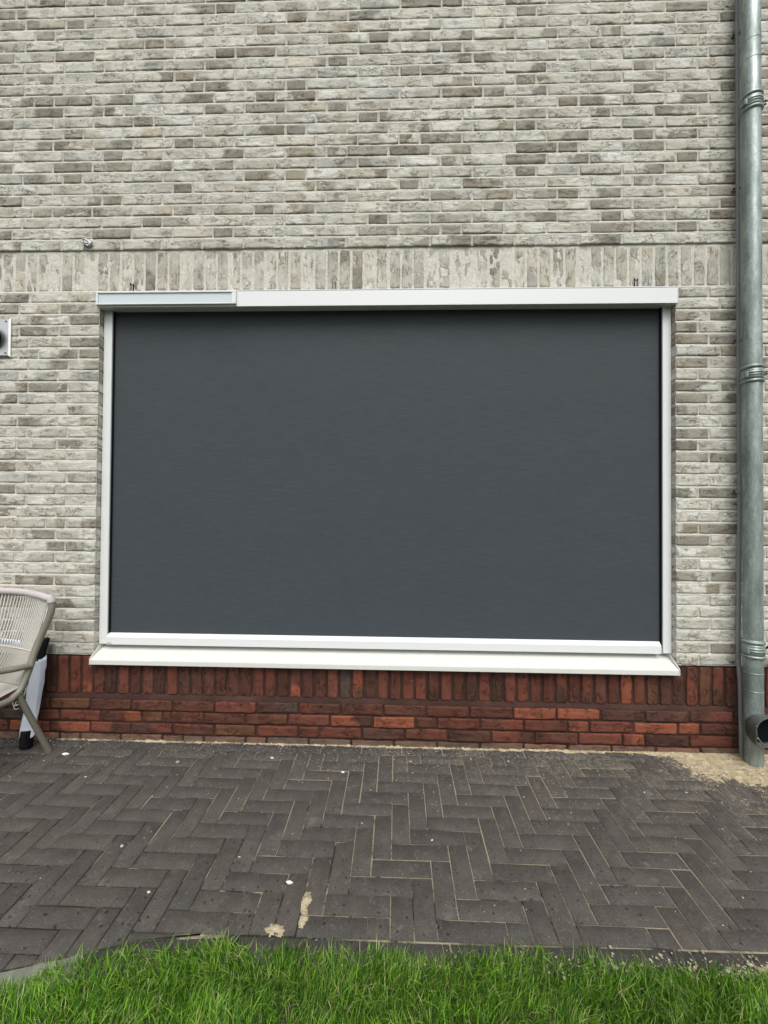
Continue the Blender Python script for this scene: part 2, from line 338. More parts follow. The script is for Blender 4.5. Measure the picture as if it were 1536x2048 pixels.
# ------------------------------------------------------------------ brickwork
XL, XR = -1.5825, 1.4137                    # the window opening
ZT, ZS, ZU = .431, 2.350, 2.568             # red/pale line, soldier course bottom, soldier course top
Q = .0544; QO = XL+.1*Q                     # quarter brick pitch
class Bricks:
    def __init__(s): s.bat = {}
    def add(s, x0, x1, z0, z1, y, tone, tone2, vert=False, rough=1.0, cut=True, back=.03):
        vis = (x1 > -2.35 and x0 < 2.15 and z0 < 4.05)
        s.bat.setdefault((bool(vert), vis), []).append((x0, x1, z0, z1, y, *tone, *tone2, rough, back))
    def build(s, name, mat, parent):
        mb = MB()
        for (vert, vis), L in s.bat.items():
            A = np.array(L); n = len(A)
            nu, nv = (26, 8) if vis else (6, 3)
            ulen = (A[:, 3]-A[:, 2]) if vert else (A[:, 1]-A[:, 0]); vlen = (A[:, 1]-A[:, 0]) if vert else (A[:, 3]-A[:, 2])
            # parameter rows: outer ring point, inner ring, grid ...
            e = .0022
            def axis(Ln, k):
                t = np.linspace(0, 1, k-1)[None, :]*(Ln[:, None]-2*e)+e
                return np.concatenate([np.zeros((n, 1)), t, Ln[:, None]], 1)
            U = axis(ulen, nu); V = axis(vlen, nv)
            nU, nV = U.shape[1], V.shape[1]
            UU = np.repeat(U[:, :, None], nV, 2); VV = np.repeat(V[:, None, :], nU, 1)
            seed = rng.uniform(0, 40, (n, 1, 1)); sd2 = rng.uniform(0, 40, (n, 1, 1))
            rg = A[:, 11][:, None, None]
            # surface relief: folds of the moulded brick face
            d = (fbm((UU+seed)*16, (VV+sd2)*60, 3, 3)-.5)*.0060*rg+(fbm((UU+seed)*60, (VV+sd2)*140, 9, 2)-.5)*.0022*rg
            rd = np.abs(fbm((UU+seed)*14+.7*vn(VV*90, UU*30, 5), (VV+sd2)*48, 21, 2)-.5); d += np.where(rd < .03, .0022, 0)*rg*(fbm((UU+seed)*7, (VV+sd2)*9, 2, 2) > .5)
            tilt = rng.normal(0, .0011, (n, 1, 1))
            Y = A[:, 4][:, None, None]+d+tilt
            edge = (np.arange(nU) == 0)[None, :, None] | (np.arange(nU) == nU-1)[None, :, None] | (np.arange(nV) == 0)[None, None, :] | (np.arange(nV) == nV-1)[None, None, :]
            Y = np.where(edge, Y+.0020, Y)
            # outline wobble, worn corners
            wv = (fbm((UU+seed)*34, sd2+0*VV, 31, 3)-.5)*.0052; wu = (fbm(seed+0*UU, (VV+sd2)*55, 33, 3)-.5)*.0040
            fv = np.clip(np.abs(VV/vlen[:, None, None]-.5)*2, 0, 1); fu = np.clip(np.abs(UU/ulen[:, None, None]-.5)*2, 0, 1)
            shv = wv*np.where(VV > vlen[:, None, None]/2, 1, -1)*fv**4; shu = wu*np.where(UU > ulen[:, None, None]/2, 1, -1)*fu**12
            cr = np.maximum(0, 1-np.minimum(UU, ulen[:, None, None]-UU)/.006)*.0022*(rng.uniform(.3, 1.6, (n, 1, 1)))
            shv = shv-cr*np.sign(VV-vlen[:, None, None]/2)*fv**4
            skew = rng.normal(0, .0045, (n, 1, 1))*(UU-ulen[:, None, None]/2)
            PU = UU+shu; PV = VV+shv+skew
            if vert: X = A[:, 0][:, None, None]+PV; Z = A[:, 2][:, None, None]+PU
            else: X = A[:, 0][:, None, None]+PU; Z = A[:, 2][:, None, None]+PV
            t1 = A[:, 5:8]; t2 = A[:, 8:11]
            sp = rng.uniform(.25, .75, (n, 1, 1)); k = UU/ulen[:, None, None]+(fbm((UU+seed)*25, (VV+sd2)*25, 41, 2)-.5)*.55
            g = np.clip((k-sp)/.18+.5, 0, 1); g = g*g*(3-2*g)
            flip = rng.random((n, 1, 1)) < .45; g = np.where(flip, 1-g, g)[..., None]
            col = t1[:, None, None, :]*(1-g)+t2[:, None, None, :]*g
            P = np.stack([X, Y, Z], -1).reshape(n, -1, 3); col = col.reshape(n, -1, 3)
            uv = np.stack([UU+seed, VV+sd2], -1).reshape(n, -1, 2)
            idx = np.arange(nU*nV).reshape(nU, nV)
            ring = list(idx[:, 0])+list(idx[-1, 1:])+list(idx[-2::-1, -1])+list(idx[0, -2:0:-1])
            m = len(ring)
            rp = P[:, ring].copy(); rp[:, :, 1] = A[:, 12][:, None]
            ruv = uv[:, ring]+np.array([0, .03])
            ctr_in = 1
            P = np.concatenate([P, rp], 1); col = np.concatenate([col, col[:, ring]], 1); uv = np.concatenate([uv, ruv], 1)
            f = [(idx[i, j], idx[i+1, j], idx[i+1, j+1], idx[i, j+1]) for i in range(nU-1) for j in range(nV-1)]
            if vert: f = [a[::-1] for a in f]
            o0 = nU*nV
            sf = [(ring[(i+1) % m], ring[i], o0+i, o0+(i+1) % m) for i in range(m)]
            if vert: sf = [a[::-1] for a in sf]
            f = np.array(f+sf); K = o0+m
            F = (f[None]+(np.arange(n)*K)[:, None, None]).reshape(-1, 4)+mb.n
            mb.v.append(P.reshape(-1, 3)); mb.c.append(col.reshape(-1, 3)); mb.uv.append(uv.reshape(-1, 2)); mb.n += n*K
            mb.f += F.tolist()
        o = mb.build(name, mat, parent, smooth=True); return o
def jit(c, a=.05):
    k = 1+random.gauss(0, a); w = random.gauss(0, a*.20); return tuple(max(.005, x*k*(1+w*t)) for x, t in zip(c, (1, 0, -1.4)))
PALE = (.468, .456, .396); MID = (.385, .369, .312); DRK = (.238, .221, .178); WHT = (.53, .52, .465); WARM = (.475, .445, .375)
def tones_pale(kind):
    if kind == 'd': b = jit(DRK, .09); return b, jit(b, .05)
    if kind == 'm': return jit(MID, .06), jit(DRK, .08)
    r = random.random()
    if r < .40: return jit(PALE), jit(MID, .10)
    if r < .58: return jit(PALE), jit(DRK, .12)
    if r < .68: return jit(WHT), jit(MID, .10)
    if r < .78: return jit(WHT, .04), jit(PALE)
    if r < .90: return jit(PALE), jit(PALE, .08)
    if r < .955: return jit(MID, .08), jit(DRK, .10)
    return jit(DRK, .08), jit(DRK, .08)
house = thing('house_wall', 'pale grey brick house wall with a dark red brick plinth around the screened window', 'wall')
pale = Bricks(); J = .0120
def lay(x0, x1, z0, y=0, kind='s', B=pale, back=.03):
    zc = z0+random.gauss(0, .0008)
    t = tones_pale(kind); r = 1.0 if kind != 'd' else .35
    if random.random() < .15: r *= 1.5
    B.add(x0+J/2+random.gauss(0, .0012), x1-J/2+random.gauss(0, .0012), zc, zc+.0485+random.gauss(0, .0008), y+random.gauss(0, .0008), t[0], t[1], rough=r, back=back)
PH = [19, 12, 5, 16, 1, 8, 19, 12, 1, 8, 19, 4, 1, 16, 19, 8, 1, 12, 5, 16, 19, 12, 1, 8, 5, 16, 19, 12, 1, 8, 5, 16, 19, 12, 1, 8]
LIGHT = {(0, -3), (0, 19), (0, 41), (4, 23), (7, 34), (9, 30), (11, 48), (12, 1), (14, -3), (16, 1), (16, 45), (17, 56), (19, 38)}
MIDH = {(3, 38), (5, 52), (7, 12), (8, 23), (15, 52), (18, 49)}
PH[11] = 4
DARKS = {(8, 31), (8, 39), (8, 8)}
for k in range(36):
    c0 = PH[k] if k < len(PH) else (k*7) % 22
    z = ZU+k*.06
    c = c0-22*4
    while QO+(c-1)*Q < 4.6:
        kd = 'l' if (k, c) in LIGHT else 'm' if (k, c) in MIDH else ('d' if random.random() < .93 or k < 23 else 'l')
        a = QO+(c-1)*Q
        if a > -4.9: lay(a, a+2*Q, z, kind='s' if kd == 'l' else kd)
        for i in range(5):
            a = QO+(c+1+4*i)*Q
            if -4.9 < a < 4.6: lay(a, a+4*Q, z, kind='d' if (k == 8 and i in (1, 4) and 25 < c+4*i < 42) else 's')
        c += 22
# jambs beside the opening
RT = [3, 4, 3, 2, 3, 4, 3, 2, 4, 3, 2, 4, 3, 2, 3, 4, 3, 2, 3, 4, 2, 3, 4, 2, 3, 4, 3, 2, 3, 4, 3, 2]
RD = {2: 1, 4: 0, 6: 0, 9: 0, 10: 0, 12: 0, 13: 0, 14: 1, 17: 1, 20: 1, 21: 0, 24: 1}
for j in range(32):
    z = ZS-.06*(j+1)
    q = 3 if j % 2 == 0 else 4
    x = XL; first = True
    if j == 5: seq = [2, 4]
    else: seq = [q]
    while x > -4.9:
        w = seq.pop(0) if seq else (2 if random.random() < .06 else 4)
        kd = 'm' if (w == 2 and random.random() < .7) else 's'
        lay(x-w*Q+(J/2*0), x+(J/2 if first else 0), z, kind='d' if (j == 5 and first) else kd, back=.10 if first else .03); x -= w*Q; first = False
    x = XR; w = RT[j]; i = 0
    while x < 4.6:
        kd = 's'
        if j in RD and RD[j] == i: kd = 'd' if j != 10 else 'm'
        lay(x-(J/2 if i == 0 else 0), x+w*Q, z, kind=kd, back=.10 if i == 0 else .03); x += w*Q; i += 1; w = 4 if random.random() > .06 else 2
# soldier course over the window, set back a little
X0, PS = -2.0499, .0647
for i in range(-43, 104):
    x = X0+i*PS+random.gauss(0, .001)
    r = random.random()
    a, b = (jit((.43, .415, .355), .05), jit(MID, .08)) if r < .50 else (jit(MID, .07), jit(PALE)) if r < .82 else (jit(DRK, .08), jit(MID, .08)) if r < .92 else (jit(WHT, .05), jit(MID))
    pale.add(x, x+.0515, ZS+.002, ZU-.0125, .0085+random.gauss(0, .0008), a, b, vert=True, rough=1.35, back=.10)
for i, rr in ((13, 1), (35, 1)): pass
pale.build('pale_brickwork', M_LB, house)
# mortar behind, with the opening left free
def sheet(mb, x0, x1, z0, z1, y, st=.012, cz=None):
    nx = max(2, int((x1-x0)/st)); nz = max(2, int((z1-z0)/st))
    gx = np.linspace(x0, x1, nx+1); gz = np.linspace(z0, z1, nz+1)
    if cz is not None:       # struck joints: flush on top of a brick, set back under the next
        fr = np.array([.0, .006, .0435, .0475, .0545, .0572, .0594]); py = np.array([.0050, .0040, .0036, .0014, .0015, .0028, .0054])
        k = np.arange(int((z0-cz)/.06)-1, int((z1-cz)/.06)+2)
        gz = (cz+k[:, None]*.06+fr[None]).ravel(); pz = np.tile(py, len(k)); m_ = (gz >= z0-.001) & (gz <= z1+.001)
        gz = gz[m_]; pz = pz[m_]; nz = len(gz)-1
    GX, GZ = np.meshgrid(gx, gz, indexing='ij')
    Y = (y if cz is None else pz[None, :])+(fbm(GX*30, GZ*30, 51, 3)-.5)*.0036
    idx = np.arange((nx+1)*(nz+1)).reshape(nx+1, nz+1)
    F = np.stack([idx[:-1, :-1], idx[1:, :-1], idx[1:, 1:], idx[:-1, 1:]], -1).reshape(-1, 4)+mb.n
    mb.v.append(np.stack([GX, Y, GZ], -1).reshape(-1, 3)); mb.c.append(np.ones((GX.size, 3))); mb.uv.append(np.zeros((GX.size, 2))); mb.n += GX.size
    mb.f += F.tolist()
mm = MB()
MY = .0058
sheet(mm, -5.0, 4.75, ZU-.0012, 4.75, MY, cz=ZU); sheet(mm, -5.0, XL+.002, ZT-.004, ZS, MY, cz=ZS); sheet(mm, XR-.002, 4.75, ZT-.004, ZS, MY, cz=ZS)
sheet(mm, -5.0, 4.75, ZS-.002, ZU+.004, .0105)
def reveal(mb, x, z0, z1, y0, y1):
    n = 8; v = [(x, y, z) for z in (z0, z1) for y in np.linspace(y0, y1, n)]
    mb.add(v, [(i, i+1, n+i+1, n+i) for i in range(n-1)])
reveal(mm, XL-.003, ZT-.05, ZS, .004, .11); reveal(mm, XR+.003, ZT-.05, ZS, .004, .11)
mm.box(XL-.01, XR+.01, .013, .11, ZS+.004, ZS+.012)
mm.build('pale_mortar', M_LM, house, smooth=True)
# ------------------------------------------------------------------ red plinth
red = Bricks()
REDS = [((.205, .064, .034), .11), ((.120, .040, .026), .27), ((.086, .034, .023), .31), ((.062, .029, .021), .20), ((.058, .042, .037), .05), ((.105, .050, .028), .05)]
def redtone():
    r = random.random(); a = 0
    for c, w in REDS:
        a += w
        if r < a: return jit(c, .10)
    return jit(REDS[2][0], .1)
PSR = .0647
for i in range(-43, 104):
    x = X0+.022+i*PSR
    c = redtone(); d = jit(c, .12) if random.random() < .75 else redtone()
    top = .385 if (x+.05 > XL and x < XR) else ZT-.014
    red.add(x, x+.0495, .226, top, .004+random.gauss(0, .001), c, d, vert=True, rough=1.3)
for row in range(4):
    z = .152-.06*row; x = -4.9+random.choice([0, 1, 2, 3])*Q+row*Q
    par = row
    while x < 4.6:
        w = 2 if random.random() < .17 else 4
        c = redtone(); d = jit(c, .10) if random.random() < .7 else redtone()
        zz = z+random.gauss(0, .0008)
        red.add(x+J/2, x+w*Q-J/2, zz, zz+.050, -.0145+random.gauss(0, .001), c, d, rough=1.1)
        x += w*Q
plinth = red.build('red_brickwork', M_RB, house)
mr = MB()
sheet(mr, -5.0, 4.75, .214, ZT-.003, .011)
sheet(mr, -5.0, 4.75, -.06, .209, -.0075)
n = 400; gx = np.linspace(-5.0, 4.75, n)      # sloped mortar ledge between the courses
v = []
for gxx in gx:
    w = float(vn(gxx*40, 1.5, 3))*.003
    v += [(gxx, .0125, .2275+w), (gxx, -.0085, .211+w), (gxx, -.0085, .2)]
mr.add(v, [(3*i+j, 3*i+3+j, 3*i+4+j, 3*i+1+j) for i in range(n-1) for j in (0, 1)])
mr.build('red_mortar', M_RM, house, smooth=True)
# backing so nothing is seen through the joints, dark under the sill
bk = MB(); bk.box(-5.0, XL-.01, .10, .16, -.1, 4.7); bk.box(XR+.01, 4.75, .10, .16, -.1, 4.7); bk.box(XL-.01, XR+.01, .10, .16, ZS+.002, 4.7); bk.box(XL-.01, XR+.01, .10, .16, -.1, .39)
bk.build('wall_core', M_RM, house)
# weep vents in the soldier course, filler dots, metal tag
for xw in (-1.4095, -.3335, 1.2150):
    wv = MB()
    for k, (dx, h) in enumerate(((-.0075, .040), (0, .031), (.0075, .037))):
        wv.box(xw+dx-.0012, xw+dx+.0012, .001, .013, ZS-.008, ZS+h)
    o = wv.build('weep_vent', M_DARK, house)
    w2 = MB()
    for dx in (-.0037, .0037): w2.box(xw+dx-.0014, xw+dx+.0014, .003, .014, ZS-.008, ZS+.026)
    w2.build('vent_rib', M_CORD, o)
for xw, zw in ((-.408, 2.905), (-.668, 2.671), (1.003, 3.630)):
    d = MB(); d.lathe([(0, -.0005), (.0040, -.0005), (.0052, .001), (.0052, .006)], (xw, -.003, zw), 14, 'Y'); d.build('filled_drill_hole', M_CLOTH, house, smooth=True)
# ------------------------------------------------------------------ window (behind the screen) and sill
win = MB()
for a in ((XL, XL+.08, ZT, ZS), (XR-.08, XR, ZT, ZS), (XL+.08, XR-.08, ZT, ZT+.08), (XL+.08, XR-.08, ZS-.08, ZS), (-.12, -.04, ZT+.08, ZS-.08)): win.box(a[0], a[1], .076, .12, a[2], a[3])
wo = win.build('window', M_WHITE, house, bevel=.002)
g = MB(); g.box(XL+.08, -.12, .09, .096, ZT+.08, ZS-.08); g.build('pane', plain('window glass', (.03, .035, .04), .06), wo)
g = MB(); g.box(-.04, XR-.08, .09, .096, ZT+.08, ZS-.08); g.build('pane', bpy.data.materials['window glass'], wo)
SX0, SX1 = -1.5790, 1.4085
s = MB(); s.prism([(.075, .4570), (-.0270, .4145), (-.0320, .4110), (-.0320, .3870), (-.0200, .3870), (-.0200, .398), (.075, .440)], SX0+.004, SX1-.004)
so_ = s.build('window_sill', M_SILL, house, bevel=.0016)
for x0, x1 in ((SX0, SX0+.0045), (SX1-.0045, SX1)):
    e = MB(); e.prism([(.074, .4700), (.040, .4690), (-.0250, .4240), (-.0335, .4150), (-.0335, .3855), (-.0190, .3855), (.074, .430)], x0, x1)
    e.build('end_upstand', M_SILL, so_, bevel=.0012)
# ------------------------------------------------------------------ sun screen
sc = thing('sun_screen', 'closed charcoal zip screen with white cassette, side rails and bottom bar over the window', 'sun screen')
CX0, CX1 = -1.5790, 1.4105
c = MB(); c.prism([(-.0195, 2.2490), (-.0195, 2.3270), (-.0165, 2.3285), (-.0165, 2.3300), (-.0195, 2.3305), (-.0195, 2.3335), (-.016, 2.3365), (.074, 2.3365), (.074, 2.2620), (.052, 2.2620)], CX0+.003, CX1-.003)
ca = c.build('cassette', M_WHITE, sc, bevel=.001)
for x0, x1 in ((CX0, CX0+.003), (CX1-.003, CX1)):
    e = MB(); e.prism([(-.0208, 2.2478), (-.0208, 2.3375), (.074, 2.3375), (.074, 2.2608), (.052, 2.2608)], x0, x1); e.build('end_cap', M_WHITE, ca, bevel=.0008)
sp_ = MB(); PX0, PX1 = -1.5755, -.836
sp_.box(PX0, PX1, -.0330, -.0203, 2.3175, 2.3265); sp_.box(PX0, PX1, -.0345, -.0203, 2.2560, 2.2625); sp_.box(PX0, PX0+.011, -.0330, -.0203, 2.2625, 2.3175); sp_.box(PX1-.022, PX1, -.0338, -.0203, 2.2625, 2.3175)
spo = sp_.build('solar_panel_frame', M_WHITE, sc, bevel=.001)
g = MB(); g.box(PX0+.011, PX1-.022, -.0268, -.0204, 2.2625, 2.3175); g.build('solar_cell_strip', M_SOLAR, spo)
for side, (x0, x1) in enumerate(((-1.5795, -1.5350), (1.3685, 1.4118))):
    r_ = MB(); r_.box(x0, x1, .036, .050, .4735, 2.2615)
    ix = (x1-.006, x1) if side == 0 else (x0, x0+.006)
    ox = (x0, x1-.007) if side == 0 else (x0+.007, x1)
    r_.box(ox[0], ox[1], .0502, .072, .4735, 2.2615)
    rl = r_.build('guide_rail', M_WHITE, sc, bevel=.0012)
    g = MB(); g.box(x1+.0002 if side == 0 else x0-.0052, x1+.0052 if side == 0 else x0-.0002, .044, .054, .5, 2.2605); g.build('rail_shadow_strip', M_DARK, rl)  # black strip stands in for the shadow between rail and fabric
fb = MB(); nx, nz = 120, 80
gx = np.linspace(-1.5360, 1.3700, nx+1); gz = np.linspace(.5265, 2.2612, nz+1); GX, GZ = np.meshgrid(gx, gz, indexing='ij')
Yf = .0580+.0012*np.sin(GX*3.1+1)*np.sin(GZ*2.3)+(fbm(GX*2.5, GZ*9, 71, 3)-.5)*.0008
idx = np.arange(GX.size).reshape(GX.shape)
F = np.stack([idx[:-1, :-1], idx[1:, :-1], idx[1:, 1:], idx[:-1, 1:]], -1).reshape(-1, 4)
K = GX.size
fb.add(np.concatenate([np.stack([GX, Yf, GZ], -1).reshape(-1, 3), np.stack([GX, Yf+.0009, GZ], -1).reshape(-1, 3)]), F.tolist()+(F[:, ::-1]+K).tolist())
fb.build('screen_fabric', M_FAB, sc, smooth=True)
b_ = MB(); b_.prism([(.0305, .4725), (.0305, .5115), (.0325, .5145), (.0450, .5275), (.0480, .5295), (.0560, .5295), (.0560, .4725)], -1.5345, 1.3575)
bo = b_.build('bottom_bar', M_WHITE, sc, bevel=.0007)
lg = MB()      # tiny maker's badge: an arc over a line of minute strokes
ax, az = -1.5190, .4790
pts = [(ax+.0075*math.cos(t),   .0300, az+.0028*math.sin(t)+.001) for t in np.linspace(.15, math.pi-.15, 12)]
lg.tube(pts, .0004, 5)
for i in range(9): lg.box(ax-.0135+i*.003, ax-.0135+i*.003+.0016, .0298, .0306, az-.0024, az-.0024+.0026+.0006*(i % 3))
lg.build('badge', plain('badge ink', (.10, .11, .11), .5), bo)
# ------------------------------------------------------------------ ground
def gz_(y): return -.003+.02*y
EX = [-30, -2.6, -1.6, -1.25, -1.02, -.91, -.73, -.58, -.40, -.25, .25, 1.03, 2.2, 30]
EY = [-9, -1.95, -1.36, -1.16, -1.063, -1.035, -.981, -.958, -.9485, -.950, -.950, -.942, -.935, -.93]
edge = lambda x: float(np.interp(x, EX, EY))
gm = MB(); gm.add([(-40, 12, -.10), (40, 12, -.10), (40, -40, -.85), (-40, -40, -.85)], [(3, 2, 1, 0)])
n = 120
lawn = MB(); xs = np.linspace(-6, 6, n+1)
v = []
for x in xs:
    e = edge(x)-.05
    for t in (0, .25, .6, 1.5, 4): v.append((x, e-t, gz_(e-t)-.012))
lawn.add(v, [(5*i+j+5, 5*i+j, 5*i+j+1, 5*i+j+6) for i in range(n) for j in range(4)][::1])
tag(gm.build('ground', M_SOIL), kind='structure')
tag(lawn.build('lawn_soil', M_SOIL), kind='structure')
jm = MB(); nx = 360; v = []
for x in np.linspace(-4.9, 4.75, nx+1):
    e = edge(x)-.055
    for t in np.linspace(0, 1, 12): y = .02+(e-.02)*t; v.append((x, y, gz_(y)-.0040))
jm.add(v, [(12*i+j, 12*i+j+1, 12*i+j+13, 12*i+j+12) for i in range(nx) for j in range(11)])
tag(jm.build('joint_sand', M_JOINT), kind='structure')
pav = MB(); WP = .0671; L3 = 3*WP; GAP = .0036; PX, PY = .126, -.8869
def clip(poly, a, b, c):     # keep a*x+b*y+c >= 0
    out = []
    for i in range(len(poly)):
        p, q = poly[i], poly[(i+1) % len(poly)]; dp = a*p[0]+b*p[1]+c; dq = a*q[0]+b*q[1]+c
        if dp >= 0: out.append(p)
        if (dp >= 0) != (dq >= 0):
            t = dp/(dp-dq); out.append((p[0]+(q[0]-p[0])*t, p[1]+(q[1]-p[1])*t))
    return out
def area(p): return .5*sum(p[i][0]*p[(i+1) % len(p)][1]-p[(i+1) % len(p)][0]*p[i][1] for i in range(len(p)))
def inset(p, d):
    n = len(p); out = []
    for i in range(n):
        a, b, c = Vector(p[i-1]), Vector(p[i]), Vector(p[(i+1) % n])
        u = (b-a).normalized(); w = (c-b).normalized(); n1 = Vector((-u.y, u.x)); n2 = Vector((-w.y, w.x))
        k = 1+n1.dot(n2)
        if k < .15: return None
        o = b+(n1+n2)*(d/k); out.append((o.x, o.y))
    return out
PVC = [(.065, .0585, .051), (.061, .055, .049), (.067, .060, .052), (.060, .0545, .049), (.064, .0575, .051)]
def paver(poly, horiz, tone=None, h=0, top=True):
    poly = [p for i, p in enumerate(poly) if (Vector(p)-Vector(poly[i-1])).length > .003]
    if len(poly) < 3 or abs(area(poly)) < .0006: return
    if area(poly) < 0: poly = poly[::-1]
    a = inset(poly, GAP/2)
    if not a or area(a) < .0004: return
    b = inset(a, .0022)
    if not b or area(b) < .0003: b = inset(a, .0008)
    if not b: return
    dz = random.gauss(0, .0009)+h; tx, ty = random.gauss(0, .005), random.gauss(0, .005)
    cx = sum(p[0] for p in a)/len(a); cy = sum(p[1] for p in a)/len(a); m = len(a)
    zz = lambda p: gz_(p[1])+dz+(p[0]-cx)*tx+(p[1]-cy)*ty
    def ring(P, off, w=0): return [(p[0]+random.gauss(0, w), p[1]+random.gauss(0, w), zz(p)+off) for p in P]
    V = ring(b, 0)+ring(a, -.0020)+ring(a, -.05)
    F = [tuple(range(m))]+[(i, m+i, m+(i+1) % m, (i+1) % m)[::1] for i in range(m)]+[(m+i, 2*m+i, 2*m+(i+1) % m, m+(i+1) % m) for i in range(m)]
    s1, s2 = random.uniform(0, 30), random.uniform(0, 30)
    uv = np.array([((p[0]+s1, p[1]+s2) if horiz else (p[1]+s1, p[0]+s2)) for p in V])
    pav.add(V, F, jit(tone or random.choice(PVC), .035), uv)
def laid(x0, x1, y0, y1, horiz):
    if x1 < -4.8 or x0 > 4.6 or y0 > -.005: return
    j = lambda: random.gauss(0, .0007)
    poly = [(x0+j(), y0+j()), (x1+j(), y0+j()), (x1+j(), y1+j()), (x0+j(), y1+j())]
    poly = clip(poly, 0, -1, -.0868)
    if len(poly) < 3: return
    xa, xb = min(p[0] for p in poly), max(p[0] for p in poly); ya, yb = edge(xa), edge(xb)
    a, b_, c_ = -(yb-ya), (xb-xa), -(-(yb-ya)*xa+(xb-xa)*ya)
    poly = clip(poly, a, b_, c_)
    if len(poly) >= 3: paver(poly, horiz)
for i in range(-60, 60):
    for k in range(-25, 25):
        cx, cy = i+3*k, i-3*k      # lattice (1,1),(3,-3)
        x, y = PX+cx*WP, PY+cy*WP
        if y > .35 or y < -3.4 or x < -5.2 or x > 4.8: continue
        laid(x, x+L3, y-WP, y, True)
        laid(x+L3, x+L3+WP, y-L3, y, False)
x = -4.8                                    # border course along the wall
while x < 4.6:
    w = .2015; paver([(x, -.0868), (x+w, -.0868), (x+w, -.0195), (x, -.0195)], True, (.044, .041, .040)); x += w
# edging course under the lawn edge
def path_pt(s_):
    return s_, edge(s_)
s0 = -4.0; k = 0
while s0 < 4.4:
    s1 = s0+.198
    a = Vector((s0, edge(s0))); b = Vector((s1, edge(s1))); u = (b-a).normalized(); nn = Vector((u.y, -u.x))*.068; off = Vector((u.y, -u.x))*.001
    grey = -1.06 < s0 < -.88
    s0 = s1; k += 1
    paver([tuple(a+off+nn), tuple(b+off+nn), tuple(b+off), tuple(a+off)], True, (.20, .192, .18) if grey else (.052, .047, .044), h=-.002)
tag(pav.build('paving', M_PAV), kind='structure')
# ------------------------------------------------------------------ sand and crumbs
def sand_h(X, Y):
    n1 = fbm(X*9, Y*9+3, 81, 4);  n2 = .6*fbm(X*60, Y*90, 83, 4)+.4*fbm(X*190, Y*240, 89, 2)
    d = -Y
    right = np.clip((X-1.20)/.25, 0, 1)
    along = np.where(X > -1.75, np.exp(-((d-.018)/.016)**2)*(.42+.35*fbm(X*5, 0*Y, 85, 3)+.28*np.clip(X/1.2, 0, 1)), 0)
    wl = .03+.05*np.clip(X-.2, 0, 1)+.22*right
    blob = right*np.exp(-(d/(wl+.03))**2)*.80+.42*np.exp(-((X-1.60)/.22)**2-((d-.16)/.10)**2)*right
    gap = .75*np.exp(-((X-1.50)/.10)**2-((d-.26)/.06)**2)
    spill = 1.15*np.exp(-((X+.268)/.014)**2-((d-.845)/.03)**2)+1.1*np.exp(-((X+.262)/.013)**2-((d-.905)/.022)**2)+1.15*np.exp(-((X+.335)/.030)**2-((d-.935)/.017)**2)
    foot = .5*np.exp(-((X-1.25)/.5)**2-((Y-edge_np(X)+.05)/.03)**2)
    base = along+blob+spill+foot
    f = base-gap-.55*(1-n1)-1.6*(1-n2)+.62*np.clip(base*3, 0, 1)
    return f
def edge_np(X): return np.interp(X, EX, EY)
sm = MB(); st = .0030
gx = np.arange(-1.8, 2.4, st); gy = np.arange(-1.06, -.0145, st); GX, GY = np.meshgrid(gx, gy, indexing='ij')
H = sand_h(GX, GY); Z = gz_(GY)+np.clip(H, -.3, .6)*.012-.0008+(fbm(GX*150, GY*150, 87, 3)-.5)*.005
keep = H > 0.0
kf = keep[:-1, :-1] | keep[1:, :-1] | keep[1:, 1:] | keep[:-1, 1:]
idx = np.arange(GX.size).reshape(GX.shape)
F = np.stack([idx[:-1, :-1], idx[1:, :-1], idx[1:, 1:], idx[:-1, 1:]], -1)[kf]
used, inv_ = np.unique(F.ravel(), return_inverse=True)
Pn = np.stack([GX, GY, Z], -1).reshape(-1, 3)[used]
sm.add(Pn, inv_.reshape(-1, 4).tolist())
tag(sm.build('sand', M_SAND, smooth=True), 'loose yellow sand along the foot of the wall, thickest around the drainpipe', 'sand', kind='stuff')
def grains(name, n, size, fx, cols, label, cat):
    mb = MB(); V0 = np.array([(1, 0, 0), (-1, 0, 0), (0, 1, 0), (0, -1, 0), (0, 0, 1), (0, 0, -1)], float)
    F0 = [(0, 2, 4), (2, 1, 4), (1, 3, 4), (3, 0, 4), (2, 0, 5), (1, 2, 5), (3, 1, 5), (0, 3, 5)]
    for _ in range(n):
        x, y = fx(); s_ = random.lognormvariate(0, .45)*size
        a = random.random()*6.28; ca_, sa_ = math.cos(a), math.sin(a)
        V = V0*np.array([s_*random.uniform(.7, 1.5), s_*random.uniform(.6, 1), s_*random.uniform(.4, .8)])*(1+rng.uniform(-.25, .25, (6, 3)))
        V = V@np.array([[ca_, sa_, 0], [-sa_, ca_, 0], [0, 0, 1]])+np.array([x, y, gz_(y)+s_*.35])
        mb.add(V, F0, jit(random.choice(cols), .12))
    return tag(mb.build(name, M_CRUMB), label, cat, kind='stuff')
def fx1():
    while True:
        x = random.uniform(-2.1, 2.3); y = -min(.95, .015+random.expovariate(1/(.10+.13*max(0, (x+1.2))/3)))
        if random.random() < .35+.3*max(0, x+1)/3 and y > edge(x)+.01: return x, y
grains('sand_crumbs', 5200, .0013, fx1, [(.36, .30, .20), (.42, .37, .28), (.30, .25, .16), (.48, .45, .38)], 'fine sand and mortar crumbs scattered over the dark paving', 'crumbs')
cand = np.stack([rng.uniform(-1.8, 2.35, 300000), -rng.beta(1, 2.2, 300000)*1.0-.015], -1)
hc = sand_h(cand[:, 0], cand[:, 1]); cand = cand[(hc > -.30) & (hc < .06) & (rng.random(300000) < np.clip((hc+.34)*2.2, 0, 1)*np.clip(1.2-np.abs(cand[:, 1])/.2*(cand[:, 0] < .9), 0.006, 1))]
